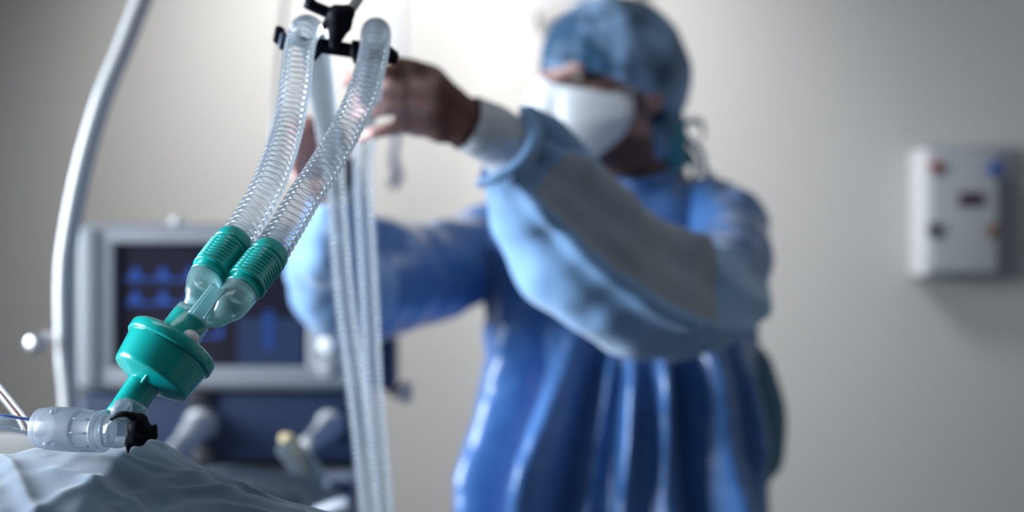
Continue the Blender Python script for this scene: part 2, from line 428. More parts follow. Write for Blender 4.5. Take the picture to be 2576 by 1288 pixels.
obj('button', disc(845, 700, VD - .012, 12, .004), 'knob', vent)
obj('alarm_lamp', lathe(P(445, 564, VD + .05), (0, 0, 1), [(0, .010), (.004, .010), (.009, .0085), (.012, .005), (.013, .0005)], 24), 'white', vent, label='small white dome on top of the monitor')
obj('side_handle', rect(VR - 4, 845, 992, 985, VD + .03, .09, .01), 'navy', vent)
obj('side_knob', lathe(P(985, 985, VD + .06), (1, -.2, 0), [(0, .009), (.014, .009), (.016, .016), (.028, .016), (.030, .012)], 24), 'metal', vent)
# navy body below
obj('navy_front', rect(196, 988, 900, 1160, VD + .01, .14, .008), 'navy', vent)
obj('recess', rect(205, 1150, 890, 1205, VD + .03, .12, .002), 'dark', vent)
obj('shelf', rect(196, 1190, 892, 1214, VD - .01, .16, .004), 'case2', vent, label='mid grey shelf under the navy front')
obj('lower_body', rect(200, 1214, 888, 2200, VD + .02, .14, .006), 'navy', vent)
obj('dark_socket', disc(505, 1006, VD + .01, 34, .006), 'dark', vent); obj('dark_socket', disc(520, 1150, VD + .01, 34, .012), 'dark', vent)
for (a, b, ra, rb) in (((515, 1058), (425, 1150), 36, 24), ((838, 1062), (770, 1122), 30, 22)):
    p0 = P(*a, VD + .02); p1 = P(*b, VD - .075)
    pt = obj('hose_port', tube([p0, p0.lerp(p1, .3), p0.lerp(p1, .65), p1], [R(ra, VD), R(ra, VD) * .95, R(rb, VD), R(rb, VD) * .95], 24), 'knob', vent, label='pale angled hose port on the navy front')
    obj('collar', tube([p0.lerp(p1, .02), p0.lerp(p1, .14)], R(ra + 7, VD), 24), 'knob', pt)
# cart legs
vb = vent.location
for dx in (-.17, .17):
    for dy in (-.0, .25):
        lg = obj('caster_leg', box((vb.x + dx, VD + .04 + dy, .10), (.05, .12, .05), .008), 'case2', vent)
        obj('caster', lathe((vb.x + dx - .012, VD + .04 + dy, .036), (1, 0, 0), [(0, .03), (.002, .036), (.022, .036), (.024, .03)], 24), 'black', lg)
obj('cart_column', rect(430, 1780, 660, 2560, VD + .05, .12, .01), 'case2', vent)
obj('cart_base', box((vb.x, VD + .17, .16), (.40, .36, .07), .015), 'case2', vent)

# corrugated grey hose looping in front of the ventilator
t = empty('grey_corrugated_hose', P(620, 1240, 1.76), 'grey ribbed hose looping along the shelf of the ventilator', 'hose')
obj('hose_body', hose_geo([P(500, 1230, 1.72), P(560, 1214, 1.73), P(660, 1222, 1.74), P(740, 1236, 1.75), P(800, 1262, 1.75), P(860, 1300, 1.76), P(910, 1390, 1.77), P(930, 1600, 1.79), P(935, 1900, 1.81)], R(44, 1.74), .0052, .0018, 24, 6), 'grey_hose', t)
obj('white_cap', tube([P(800, 1290, 1.70), P(850, 1272, 1.685), P(880, 1268, 1.68)], R(18, 1.7), 20), 'case2', t)
t = empty('ringed_hose_connector', P(730, 1110, 1.78), 'grey tube connector with cream ring rising in front of navy ventilator panel', 'connector')
obj('connector_tube', tube([P(708, 1118, 1.775), P(735, 1140, 1.775), P(768, 1178, 1.775), P(790, 1215, 1.78), P(800, 1235, 1.79)], [R(24, 1.77), R(30, 1.77), R(34, 1.77), R(36, 1.77), R(36, 1.77)], 24), 'grey_hose', t)
obj('cream_ring', join(tube([P(712, 1102, 1.80), P(730, 1108, 1.79), P(752, 1134, 1.785), P(772, 1180, 1.785), P(776, 1196, 1.785)], [R(13, 1.8), R(17, 1.8), R(16, 1.8), R(10, 1.8), R(6, 1.8)], 20)), 'cream', t, label='cream coloured ring of the connector')

# white curved rail at the left
rail = empty('white_support_rail', (P(160, 1000, 1.78).x, 1.78, 0), 'white enamelled curved support rail left of the ventilator monitor', 'support rail')
obj('pole', tube([P(176, 3100, 1.78), P(176, 1900, 1.78), P(172, 1100, 1.78), P(160, 900, 1.78), P(157, 700, 1.78), P(172, 570, 1.78), P(205, 410, 1.78), P(252, 250, 1.78), P(305, 120, 1.78), P(360, -20, 1.78), P(440, -200, 1.78)], R(19, 1.78), 20, n=10), 'rail', rail)
obj('shadow_edge', tube([P(188, 1900, 1.80), P(186, 1100, 1.80), P(178, 900, 1.80), P(176, 700, 1.80), P(192, 570, 1.80), P(225, 410, 1.80), P(272, 250, 1.80), P(325, 120, 1.80), P(380, -20, 1.80), P(460, -200, 1.80)], R(11, 1.8), 16, n=10), 'case', rail, label='thin grey tube standing for the shaded edge of the rail')  # shading along the rail's right edge, added as a grey tube
obj('rail_foot', lathe((P(176, 1000, 1.78).x, 1.78, 0), (0, 0, 1), [(0, .16), (.02, .16), (.035, .12), (.05, .03), (.055, .02)], 32), 'case2', rail)
cl = obj('clamp', join(tube([P(98, 852, 1.78), P(130, 846, 1.78), P(175, 850, 1.78)], [R(14, 1.78), R(12, 1.78), R(17, 1.78)], 16)), 'knob', rail)
obj('clamp_knob', disc(100, 862, 1.76, 24, .016, ax=(-.4, -1, -.1)), 'metal', cl, label='grey screw knob of the clamp')

# pendant rod near the wall
t = empty('pendant_rod', (P(1003, 0, 2.9).x, 2.9, CH + .21), 'slim pale rod hanging from the ceiling behind the raised hand', 'rod')
xr = P(1003, 0, 2.9).x
obj('rod', tube([Vector((xr, 2.9, H)), Vector((xr, 2.9, 2.0)), P(1003, 300, 2.9)], R(17, 2.9), 16), 'panel', t)
obj('hook', tube([P(1000, 300, 2.9), P(996, 360, 2.89), P(990, 400, 2.88), P(1000, 440, 2.88), P(990, 465, 2.88), P(976, 455, 2.88)], [R(10, 2.9), R(9, 2.9), R(10, 2.9), R(13, 2.9), R(11, 2.9), R(5, 2.9)], 16), 'navy', t, label='dark hook at the end of the rod')
# cable loop above the cap
o = obj('wall_cable', tube([P(1352, 60, 3.18), P(1352, 30, 3.16), P(1378, 6, 3.16), P(1430, -8, 3.16), P(1540, -20, 3.16), P(1760, -120, 3.18)], R(8, 3.1), 12), 'case2', loc=P(1380, 10, 3.18))
tag(o, 'thin grey cable curving across the wall above the blue cap', 'cable')

# medical gas panel on the right of the back wall
GD = 3.08
t = empty('gas_outlet_panel', P(2420, 540, 3.2), 'pale grey wall mounted gas outlet panel with coloured sockets', 'wall panel')
obj('housing', rect(2336, 376, 2516, 690, GD, .12, .012), 'panel', t)
obj('lit_side_strip', rect(2322, 372, 2338, 694, GD + .012, .108, .004), 'plate', t, label='paler strip painted as the lit left side')  # light on the left side put in as a paler strip
obj('shadow_plate', rect(2330, 368, 2560, 700, 3.185, .015, .003), 'case2', t, label='darker grey plate standing for the shadow of the panel')  # plate added where the panel's shadow falls on the wall
so = obj('socket', disc(2352, 420, GD, 17, .012), 'red', t, label='red ringed gas socket'); obj('socket_bore', disc(2352, 420, GD - .012, 9, .004), 'dark', so)
obj('socket', disc(2500, 424, GD, 18, .014), 'blue', t, label='blue gas socket')
obj('display', rect(2412, 484, 2478, 518, GD - .004, .008, .002), 'maroon', t, label='small dark maroon display')
obj('socket', disc(2348, 578, GD, 17, .012), 'dark', t, label='black gas socket')
obj('socket', disc(2496, 580, GD, 18, .012), 'brown', t, label='brown gas socket')

# ------------------------------------------------------------------ person
PB = Vector((0.16, 2.12, 0))
person = empty('person', PB, 'person in blue surgical gown, cap and white mask reaching both hands to the hoses', 'person')
hc = P(1535, 238, 2.0)
hrot = Euler((math.radians(-6), math.radians(-3), math.radians(-52)), 'XYZ').to_matrix()
def HL(x, y, z): return hc + hrot @ Vector((x, y, z))
def hell(c, r): return ell(HL(*c), r, hrot)
geos = [hell((0, .012, .035), (.076, .096, .093)), hell((0, -.03, -.03), (.062, .066, .075)), hell((0, -.055, -.082), (.034, .032, .03)),
        hell((0, -.088, .018), (.05, .018, .014)), capsule(HL(0, -.088, .008), HL(0, -.118, -.034), .008, .013),
        hell((-.04, -.066, -.028), (.022, .022, .02)), hell((.04, -.066, -.028), (.022, .022, .02)), hell((0, -.092, -.062), (.022, .014, .012)),
        hell((.078, .012, -.008), (.007, .018, .03)), hell((-.078, .012, -.008), (.007, .018, .03))]
neck0 = HL(0, .02, -.05); neck1 = P(1630, 470, 2.06)
geos += [capsule(neck0, neck1, .054, .06)]
shL = P(1780, 605, 2.03); shR = P(1262, 600, 2.15); chest = P(1560, 640, 2.08)
elL = P(1770, 735, 1.67); wrL = P(1185, 315, 1.475)
elR = P(850, 735, 1.82); wrR = P(830, 450, 1.58)
pel = Vector((.17, 2.12, .88)); waist = Vector((.17, 2.11, 1.08))
geos += [ell(chest, (.15, .10, .13)), ell(waist, (.13, .095, .14)), ell(pel, (.15, .11, .12)),
         capsule(neck1, chest, .06, .09), capsule(P(1600, 540, 2.07), shL, .05, .034), capsule(P(1600, 560, 2.07), shR, .05, .034)]
geos += chain([shL, elL, wrL], [.034, .032, .0225]) + chain([shR, elR, wrR], [.034, .032, .0225])
for s in (-1, 1):
    hip = Vector((.17 + s * .085, 2.12, .85)); kn = Vector((.17 + s * .095, 2.10, .48)); an = Vector((.17 + s * .1, 2.13, .09))
    geos += chain([hip, kn, an], [.085, .055, .038]); geos += [capsule(an, an + Vector((-.02 + s * .0, -.12, -.045)), .036, .03)]
# hands: palm + four fingers + thumb, each finger its own tapering chain
def px3(l): return [P(*q) for q in l]
fingersL = [
    ([(1045, 192, 1.455), (985, 184, 1.43), (925, 190, 1.425), (870, 203, 1.43)], [.0115, .0110, .0100, .0088]),
    ([(1040, 222, 1.445), (975, 228, 1.415), (930, 240, 1.412), (900, 250, 1.42)], [.0110, .0100, .009, .0078]),
    ([(1040, 268, 1.445), (975, 272, 1.415), (925, 282, 1.415), (898, 292, 1.425)], [.0105, .0095, .0088, .0075]),
    ([(1040, 318, 1.455), (985, 324, 1.43), (940, 334, 1.427), (904, 346, 1.435)], [.0100, .0088, .008, .0068])]
geosH = []
for pts, rs in fingersL:
    rs = [q * .84 for q in rs]; geosH += chain(px3(pts), rs); geosH += [capsule(P(*pts[0]), wrL, rs[0] * 1.3, .018)]
geosH += [capsule(P(1060, 200, 1.46), P(1060, 315, 1.46), .014, .013), capsule(P(1110, 240, 1.465), P(1110, 322, 1.465), .018, .017),
          capsule(P(1095, 230, 1.46), wrL, .020, .0225), capsule(P(1130, 262, 1.465), P(1175, 305, 1.47), .0195, .0225), capsule(P(1120, 310, 1.465), P(1165, 325, 1.47), .018, .02)]
geosH += chain(px3([(1140, 262, 1.475), (1088, 195, 1.47), (1036, 172, 1.455), (1000, 162, 1.435)]), [.0165, .0135, .0105, .0085])
fingersR = [
    ([(815, 325, 1.535), (780, 312, 1.53), (752, 318, 1.50), (748, 332, 1.475)], [.010, .0095, .009, .0078]),
    ([(815, 362, 1.535), (778, 352, 1.53), (748, 358, 1.50), (744, 372, 1.475)], [.0105, .010, .0092, .008]),
    ([(815, 400, 1.535), (776, 392, 1.53), (746, 396, 1.50), (740, 410, 1.475)], [.010, .0095, .009, .0078]),
    ([(820, 436, 1.54), (782, 430, 1.53), (756, 434, 1.505), (748, 444, 1.485)], [.009, .0085, .008, .007])]
for pts, rs in fingersR:
    geosH += chain(px3(pts), rs); geosH += [capsule(P(*pts[0]), wrR, rs[0] * 1.2, .02)]
geosH += [capsule(P(825, 330, 1.545), P(830, 430, 1.55), .014, .016), capsule(P(838, 370, 1.55), wrR, .018, .023)]
geosH += chain(px3([(840, 400, 1.55), (842, 340, 1.54), (828, 300, 1.51), (806, 268, 1.485)]), [.016, .0125, .0105, .009])
body = remesh(geos + geosH, .0036, 4)
bo = obj('body', body, ['skin', 'trouser', 'shoe'], person)
tips = [P(*p) for pts, rs in fingersL for p in pts] + [P(*p) for pts, rs in fingersR for p in pts] + [P(806, 268, 1.485)]
at = bo.data.attributes.new('pink', 'FLOAT', 'POINT'); vals = []
off = Vector(person.location)
indexpts = [P(1045, 178, 1.455), P(985, 178, 1.43)]
for v in bo.data.vertices:
    q = v.co + off; f = 0.0
    if q.y < 1.56 and q.z > 1.33:
        d = min((q - tp).length for tp in tips); f = max(0, min(1, 1.7 - d / .017))
        di = min((q - tp).length for tp in indexpts); f *= max(0, min(1, (di - .012) / .014))
    elif q.y > 1.7 and q.z > hc.z - .06:
        f = 0.42
    vals.append(f)
at.data.foreach_set('value', vals)
for p in bo.data.polygons:
    z = (p.center + off).z
    p.material_index = 2 if z < .085 else (1 if z < 1.0 else 0)
# eyes, brows
for s in (-1, 1):
    e = obj('eye', hell((s * .031, -.084, .004), (.0125, .010, .0095)), 'eye', person)
    ic = HL(s * .031 - .003, -.0925, .003); obj('iris', ell(ic, (.0068, .003, .0066), hrot), 'iris', e)
    obj('eyebrow', tube([HL(s * .012, -.104, .022), HL(s * .03, -.100, .027), HL(s * .05, -.084, .022)], [.0025, .0038, .002], 12), 'hair', person)
    obj('eyelid', tube([HL(s * .016, -.092, .002), HL(s * .031, -.0935, .013), HL(s * .047, -.082, .003)], [.002, .0032, .002], 12), 'hair', e)

# gown torso
tabs = [(420, 1640, 62, .07), (450, 1640, 80, .085), (480, 1635, 150, .10), (510, 1600, 238, .12), (550, 1560, 320, .135), (620, 1552, 352, .145), (750, 1560, 348, .15),
        (900, 1562, 334, .155), (1100, 1556, 352, .165), (1288, 1545, 376, .18), (1600, 1545, 410, .20), (2000, 1545, 430, .21), (2300, 1545, 436, .215)]
ridges = [(1268, 1205, 26, .022), (1432, 1340, 46, .046), (1535, 1470, 16, .012), (1590, 1560, 18, .022), (1660, 1670, 18, .018), (1775, 1830, 30, .028), (1860, 1890, 22, .018)]
valleys = [(1345, 1265, 24, .026), (1505, 1420, 22, .024), (1715, 1750, 24, .026)]
NS = 260; NR = 170; V = []; Fc = []
ys = np.array([t[0] for t in tabs], float)
for i in range(NR):
    py = 420 + (2300 - 420) * i / (NR - 1)
    xc, hw, ry = [float(np.interp(py, ys, [t[j] for t in tabs])) for j in (1, 2, 3)]
    D = 2.08; c = P(xc, py, D); rx = R(hw, D)
    grow = min(1, max(0, (py - 720) / 220)); 
    for k in range(NS):
        th = 2 * PI * k / NS
        n = Vector((math.cos(th), math.sin(th), 0))
        p = c + Vector((n.x * rx, n.y * ry, 0))
        nn = Vector((math.cos(th) * ry, math.sin(th) * rx, 0)).normalized()
        h = 0
        ppx = p.x / p.y * F + 1288
        if n.y < .3:
            for (xa, xb, wd, am) in ridges:
                xx = xa + (xb - xa) * (py - 900) / 388
                h += 1.5 * am * math.exp(-((ppx - xx) / wd) ** 2) * grow * (1 + .3 * math.sin(py * .013 + xa))
            for (xa, xb, wd, am) in valleys:
                xx = xa + (xb - xa) * (py - 900) / 388
                h -= 1.3 * am * math.exp(-((ppx - xx) / wd) ** 2) * grow
        else: h += .012 * math.sin(th * 17 + py * .002) * grow
        h += .010 * nz((p.x, p.y, p.z * .4), 14, 1) + .004 * nz(p, 40, 2)
        h += .008 * (1 - grow) * nz((p.x + p.z, 0, p.x - p.z), 12, 3)
        V.append(p + nn * h)
for i in range(NR - 1):
    for k in range(NS):
        k2 = (k + 1) % NS; Fc.append((i * NS + k, (i + 1) * NS + k, (i + 1) * NS + k2, i * NS + k2))
gown = obj('gown', (V, Fc), 'gown', person)

def sleeve(name, pts, rs, seed, seg=96, mats='gown_light', feature=None, flat=1.0, amp=.006, n=26, ref=Vector((0, -1, 0))):
    pp, ex = catmull([P(*q) for q in pts], n, [R(r, q[2]) for r, q in zip(rs, pts)])
    fr = frames(pp, ref)
    def rf(i, N, th):
        r = ex[i]; T, a, b = fr[i]; v = pp[i] + (a * math.cos(th) + b * math.sin(th)) * r
        u = i / N
        h = amp * (1.6 * nz((v.x * 1.0, v.y, v.z * 1.0), 11, seed) + .8 * nz(v, 26, seed + 1)) + amp * .9 * math.sin(u * 34 + 2.2 * math.sin(th + seed) + seed) * nz(v, 7, seed + 3)
        if feature: h += feature(u, th)
        return r + h
    return loft(pp, rf, seg, True, ref, flat), len(pp), seg
# left (near) sleeve: hanging wide, with one long crease facing the camera and its shaded upper facet painted grey
def gl(u, th, a, b, w_):
    """bump along the straight line a-b in (u, theta) space"""
    ax_, ay = a[0] * 6, a[1]; bx, by = b[0] * 6, b[1]; x, y = u * 6, (th + PI) % (2 * PI) - PI
    t_ = max(0, min(1, ((x - ax_) * (bx - ax_) + (y - ay) * (by - ay)) / ((bx - ax_) ** 2 + (by - ay) ** 2)))
    return math.exp(-((x - ax_ - t_ * (bx - ax_)) ** 2 + (y - ay - t_ * (by - ay)) ** 2) / w_ ** 2)
def featL(u, th):
    thr = THC(u); d = (th - thr + PI) % (2 * PI) - PI
    f = (.013 * math.exp(-(d / .15) ** 2) - .013 * math.exp(-((d + .75) / .45) ** 2)) * min(1, max(0, (.66 - u) / .1))
    f += .012 * gl(u, th, (.38, -.1), (.41, -1.3), .15) + .009 * gl(u, th, (.42, -1.3), (.60, -.1), .18) - .010 * gl(u, th, (.54, -1.5), (.64, -.8), .3)
    f += .008 * gl(u, th, (.82, -1.6), (.84, .3), .2)
    return f
def THC(u): return .30 - .35 * min(1, u / .25)
SLP = [(1292, 392, 1.515), (1368, 500, 1.54), (1478, 634, 1.575), (1612, 722, 1.62), (1745, 752, 1.69), (1828, 705, 1.80), (1838, 620, 1.92), (1795, 556, 2.02), (1700, 525, 2.09)]
SLR = [104, 154, 184, 176, 140, 106, 100, 104, 62]
(g, n_, sg) = sleeve('sleeve', SLP, SLR, 5, feature=featL, amp=.0055)
sl = obj('sleeve', g, ['gown', 'gown_light', 'gown_shade'], person, label='left sleeve, pale blue with a shaded upper facet painted grey and long crease')
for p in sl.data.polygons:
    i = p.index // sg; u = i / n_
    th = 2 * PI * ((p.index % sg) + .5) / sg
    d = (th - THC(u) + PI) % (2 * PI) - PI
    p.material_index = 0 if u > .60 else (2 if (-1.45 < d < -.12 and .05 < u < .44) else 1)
(g, n_, sg) = sleeve('sleeve', [(1330, 570, 2.15), (1215, 615, 2.13), (1080, 690, 2.02), (960, 700, 1.93), (862, 715, 1.83), (838, 640, 1.73), (850, 540, 1.64), (858, 440, 1.585)],
                     [84, 98, 120, 150, 128, 106, 84, 60], 9, amp=.008)
sr = obj('sleeve', g, ['gown', 'gown_light'], person, label='right sleeve, blue, bunched at the bent elbow')
for p in sr.data.polygons:
    u = (p.index // sg) / n_; th = 2 * PI * ((p.index % sg) + .5) / sg
    p.material_index = 1 if u > .55 else 0
# knit cuffs
for pts, rs in (([(1300, 385, 1.515), (1250, 345, 1.495), (1205, 322, 1.48), (1172, 308, 1.472)], [80, 74, 72, 70]),
                ([(852, 470, 1.60), (845, 452, 1.59), (838, 440, 1.575)], [64, 61, 58])):
    pp, ex = catmull([P(*q) for q in pts], 10, [R(r, q[2]) for r, q in zip(rs, pts)])
    obj('knit_cuff', loft(pp, lambda i, N, th: ex[i] + .0007 * math.sin(th * 26) + .002 * nz((th, i * .12, 0), 1.3), 78, False), 'knit', person)
# bunched gown fold at the near wrist
obj('sleeve_hem', tube([P(1318, 275, 1.50), P(1345, 340, 1.475), P(1318, 400, 1.462), P(1262, 440, 1.462), P(1200, 466, 1.47)], [R(15, 1.5), R(22, 1.5), R(16, 1.5), R(15, 1.5), R(9, 1.5)], 24), 'gown_light', person)
obj('sleeve_hem', tube([P(1318, 290, 1.50), P(1390, 350, 1.52), P(1450, 430, 1.545)], [R(34, 1.5), R(52, 1.5), R(60, 1.5)], 28, flat=.7), 'gown_light', person)
# collar band
obj('collar', tube([P(1560, 452, 1.99), P(1600, 462, 1.975), P(1650, 455, 1.985), P(1705, 430, 2.02), P(1712, 415, 2.08)], [.006, .009, .009, .008, .006], 16), 'gown', person)

# cap
V = []; Fc = []; NSg = 90; NRg = 60
cc = (0, .010, .034); cr = (.091, .119, .108)
for i in range(NRg + 1):
    for k in range(NSg):
        th = 2 * PI * k / NSg
        dy = math.sin(th)                       # -1 front, +1 back
        zmin = .040 if dy < 0 else .040
        lo = -.052 + 0.035 * max(0, -dy) - .032 * max(0, dy)   # local z of the rim relative to the cap centre
        lo -= .034 * 0
        zr = lo - 0.0
        ph1 = math.acos(max(-1, min(1, zr / cr[2])))
        ph = max(.0001, ph1 * i / NRg)
        x, y, z = math.sin(ph) * math.cos(th) * cr[0], math.sin(ph) * math.sin(th) * cr[1], math.cos(ph) * cr[2]
        r = 1 + .035 * nz((x, y, z), 22, 4) + .02 * nz((x, y, z), 50, 5) + .012 * math.sin(th * 22) * (i / NRg) ** 6
        V.append(HL(cc[0] + x * r, cc[1] + y * r, cc[2] + z * r))
for i in range(NRg):
    for k in range(NSg):
        k2 = (k + 1) % NSg; Fc.append((i * NSg + k, (i + 1) * NSg + k, (i + 1) * NSg + k2, i * NSg + k2))
capo = obj('surgical_cap', (V, Fc), 'cap', person, label='blue disposable cap with darker teal patches')
sm = capo.modifiers.new('s', 'SOLIDIFY'); sm.thickness = .0015
obj('cap_back', remesh([hell((.0, .072, -.03), (.062, .045, .062)), hell((.03, .058, -.045), (.036, .034, .052))], .004, 4), 'cap', person, label='navy blue gathered back of the cap')
# cap ties and bow at the nape
def ribbon(pts, w, th=.0012, n=10):
    pp = catmull(pts, n); return loft(pp, lambda i, N, a: 1.0 / math.sqrt((math.cos(a) / th) ** 2 + (math.sin(a) / w) ** 2), 16, True)
bn = (1700, 330, 2.04)
obj('cap_tie', ribbon([P(1682, 300, 1.99), P(1700, 340, 1.985), P(1698, 380, 1.985), P(1712, 425, 1.99)], R(30, 2.0)), 'teal', person, label='teal tie hanging at the nape')
obj('cap_tie', ribbon([P(1690, 350, 2.04), P(1722, 312, 2.02), P(1762, 308, 2.03), P(1766, 350, 2.05), P(1730, 372, 2.06), P(1698, 352, 2.05)], R(9, 2.03)), 'tie', person, label='pale looped tie at the nape')
obj('cap_tie', ribbon([P(1695, 330, 2.02), P(1730, 350, 2.01), P(1764, 385, 2.02), P(1775, 430, 2.04), P(1810, 460, 2.06)], R(9, 2.03)), 'tie', person, label='pale tie trailing to the shoulder')
obj('cap_tie', ribbon([P(1695, 360, 2.04), P(1735, 385, 2.03), P(1750, 430, 2.03), P(1735, 462, 2.03)], R(8, 2.03)), 'tie', person, label='pale tie trailing to the shoulder')
# mask
V = []; Fc = []; NU, NV = 40, 34
for j in range(NV + 1):
    v = j / NV
    for i in range(NU + 1):
        u = -1 + 2 * i / NU
        ztop = -.011 + .012 * math.exp(-(u / .22) ** 2) - .012 * abs(u) ** 1.5
        zbot = -.142 + .070 * abs(u) ** 2.6
        z = ztop + (zbot - ztop) * v
        hw = .087 - .022 * max(0, v - .45) / .55
        x = u * hw
        base = -.112 * (1 - .70 * abs(u) ** 2.5)
        bul = .034 * math.sin(PI * min(1, v * .9 + .10)) ** .7 * (1 - abs(u) ** 1.6)
        crease = -.007 * math.exp(-((abs(u) - .38) / .08) ** 2) * math.sin(PI * v) + .004 * math.exp(-((abs(u) - .20) / .07) ** 2) * math.sin(PI * v)
        y = base - bul - crease + .018 * v * (1 - abs(u))
        V.append(HL(x, y, z))
for j in range(NV):
    for i in range(NU):
        a = j * (NU + 1) + i; Fc.append((a, a + 1, a + NU + 2, a + NU + 1))
mk = obj('face_mask', (V, Fc), 'mask', person, label='white moulded face mask')
sm = mk.modifiers.new('s', 'SOLIDIFY'); sm.thickness = .0018
for s in (-1, 1):
    for z0 in (-.016,):
        obj('mask_strap', tube([HL(s * .066, -.052, z0), HL(s * .078, -.01, z0 + .012), HL(s * .082, .04, z0 + .03)], .0018, 8), 'mask', person)
# teal tie loop of the gown at the back
obj('gown_tie', tube([P(1890, 860, 2.08), P(1912, 930, 2.08), P(1934, 1040, 2.08), P(1930, 1150, 2.08), P(1908, 1225, 2.08), P(1915, 1400, 2.09)], [R(16, 2.1), R(36, 2.1), R(44, 2.1), R(42, 2.1), R(26, 2.1), R(30, 2.1)], 28, flat=.45), 'teal_tie', person, label='dusty teal back flap of the gown')

# ------------------------------------------------------------------ hose holder
HD = 1.085
hol = empty('hose_holder', P(840, 110, HD + .01), 'black plastic hose holder with clamp above the two clear hoses', 'holder')
def bar(a, b, r0, r1, d=None): return tube([a, a.lerp(b, .5), b], [r0, (r0 + r1) / 2, r1], 16)
r_ = lambda q: R(q, HD)
cb = obj('cross_bar', join(bar(P(700, 96, HD + .012), P(790, 112, HD + .012), r_(12), r_(15)), bar(P(790, 112, HD + .012), P(1000, 146, HD + .02), r_(20), r_(17))), 'black', hol)
obj('bar_end', box(P(703, 90, HD + .012), (r_(22), .016, r_(44)), .002, Euler((0, .2, 0))), 'black', cb)
obj('bar_end', box(P(712, 104, HD + .0), (r_(18), .008, r_(44)), .002, Euler((0, .2, 0))), 'navy', cb)
obj('hook', tube([P(812, 100, HD + .01), P(800, 128, HD + .012), P(790, 152, HD + .012)], [r_(18), r_(12), r_(5)], 16), 'black', hol)
obj('hook', tube([P(895, 102, HD + .01), P(893, 130, HD + .012), P(898, 160, HD + .012)], [r_(10), r_(14), r_(8)], 16), 'black', hol)
obj('hook', tube([P(975, 120, HD + .02), P(985, 135, HD + .02), P(998, 148, HD + .02)], [r_(10), r_(14), r_(10)], 16), 'black', hol)
bd = remesh([capsule(P(850, 40, HD), P(850, 82, HD), r_(30), r_(22)), capsule(P(850, 60, HD), P(842, 112, HD), r_(26), r_(15)), capsule(P(845, 28, HD), P(882, 34, HD), r_(18), r_(13)),
             capsule(P(872, 30, HD), P(868, 66, HD), r_(20), r_(18)), capsule(P(800, 98, HD + .006), P(812, 70, HD + .004), r_(8), r_(8)),
             capsule(P(812, 70, HD + .004), P(828, 50, HD), r_(8), r_(12))], .0016, 3)
obj('clamp_body', bd, 'black', hol)
obj('lever', remesh([capsule(P(779, 12, HD - .004), P(822, 30, HD), r_(15), r_(16)), capsule(P(822, 30, HD), P(850, 42, HD), r_(16), r_(20)), capsule(P(768, 16, HD - .004), P(782, 4, HD - .004), r_(7), r_(12)), capsule(P(780, -30, HD), P(779, 8, HD), r_(11), r_(13))], .0016, 3), 'black', hol)
top = P(882, 26, HD)
obj('support_arm', tube([top, P(908, -14, HD + .02), P(960, -110, HD + .10), P(960, -190, 1.35), P(900, -220, 1.7), Vector((-.36, 2.40, 1.86)), Vector((-.405, 2.42, 1.5)), Vector((-.405, 2.42, 1.0)), Vector((-.405, 2.42, .55)), Vector((-.405, 2.42, .20))], .004, 12, n=12), 'metal', hol, label='thin grey metal support arm')

# ------------------------------------------------------------------ breathing circuit
circ = empty('breathing_circuit', P(600, 700, .9), 'pair of clear corrugated breathing hoses with green cuffs joined by a clear Y piece', 'breathing circuit')
ax = Vector((-.55, -.30, -.82)).normalized()          # direction hose -> filter
c1t, c1b = P(592, 604, .925), P(531, 684, .905)
c2t, c2b = P(683, 634, .915), P(619, 716, .895)
HR = .0098
H1 = [c1b.lerp(c1t, .7), c1t, P(632, 545, .94), P(668, 480, .955), P(700, 400, .98), P(726, 310, 1.01), P(742, 220, 1.03), P(752, 130, 1.055), P(764, 82, 1.07), P(776, 76, 1.09), P(790, 105, 1.12),
      P(806, 200, 1.22), P(820, 300, 1.34), P(838, 420, 1.40), P(850, 560, 1.41), P(866, 750, 1.41), P(893, 960, 1.41), P(918, 1180, 1.41), P(934, 1330, 1.42), P(944, 1500, 1.43)]
H2 = [c2b.lerp(c2t, .7), c2t, P(722, 570, .93), P(768, 492, .95), P(822, 410, .975), P(868, 330, 1.0), P(906, 250, 1.02), P(932, 170, 1.045), P(944, 110, 1.065), P(946, 82, 1.085), P(942, 100, 1.12),
      P(935, 180, 1.28), P(924, 280, 1.46), P(914, 380, 1.45), P(914, 500, 1.44), P(922, 650, 1.44), P(930, 800, 1.44), P(940, 1000, 1.44), P(955, 1180, 1.44), P(964, 1330, 1.45), P(970, 1500, 1.46)]
obj('corrugated_hose', hose_geo(H1, HR), 'hose', circ)
obj('corrugated_hose', hose_geo(H2, HR), 'hose', circ)
CR = .0128
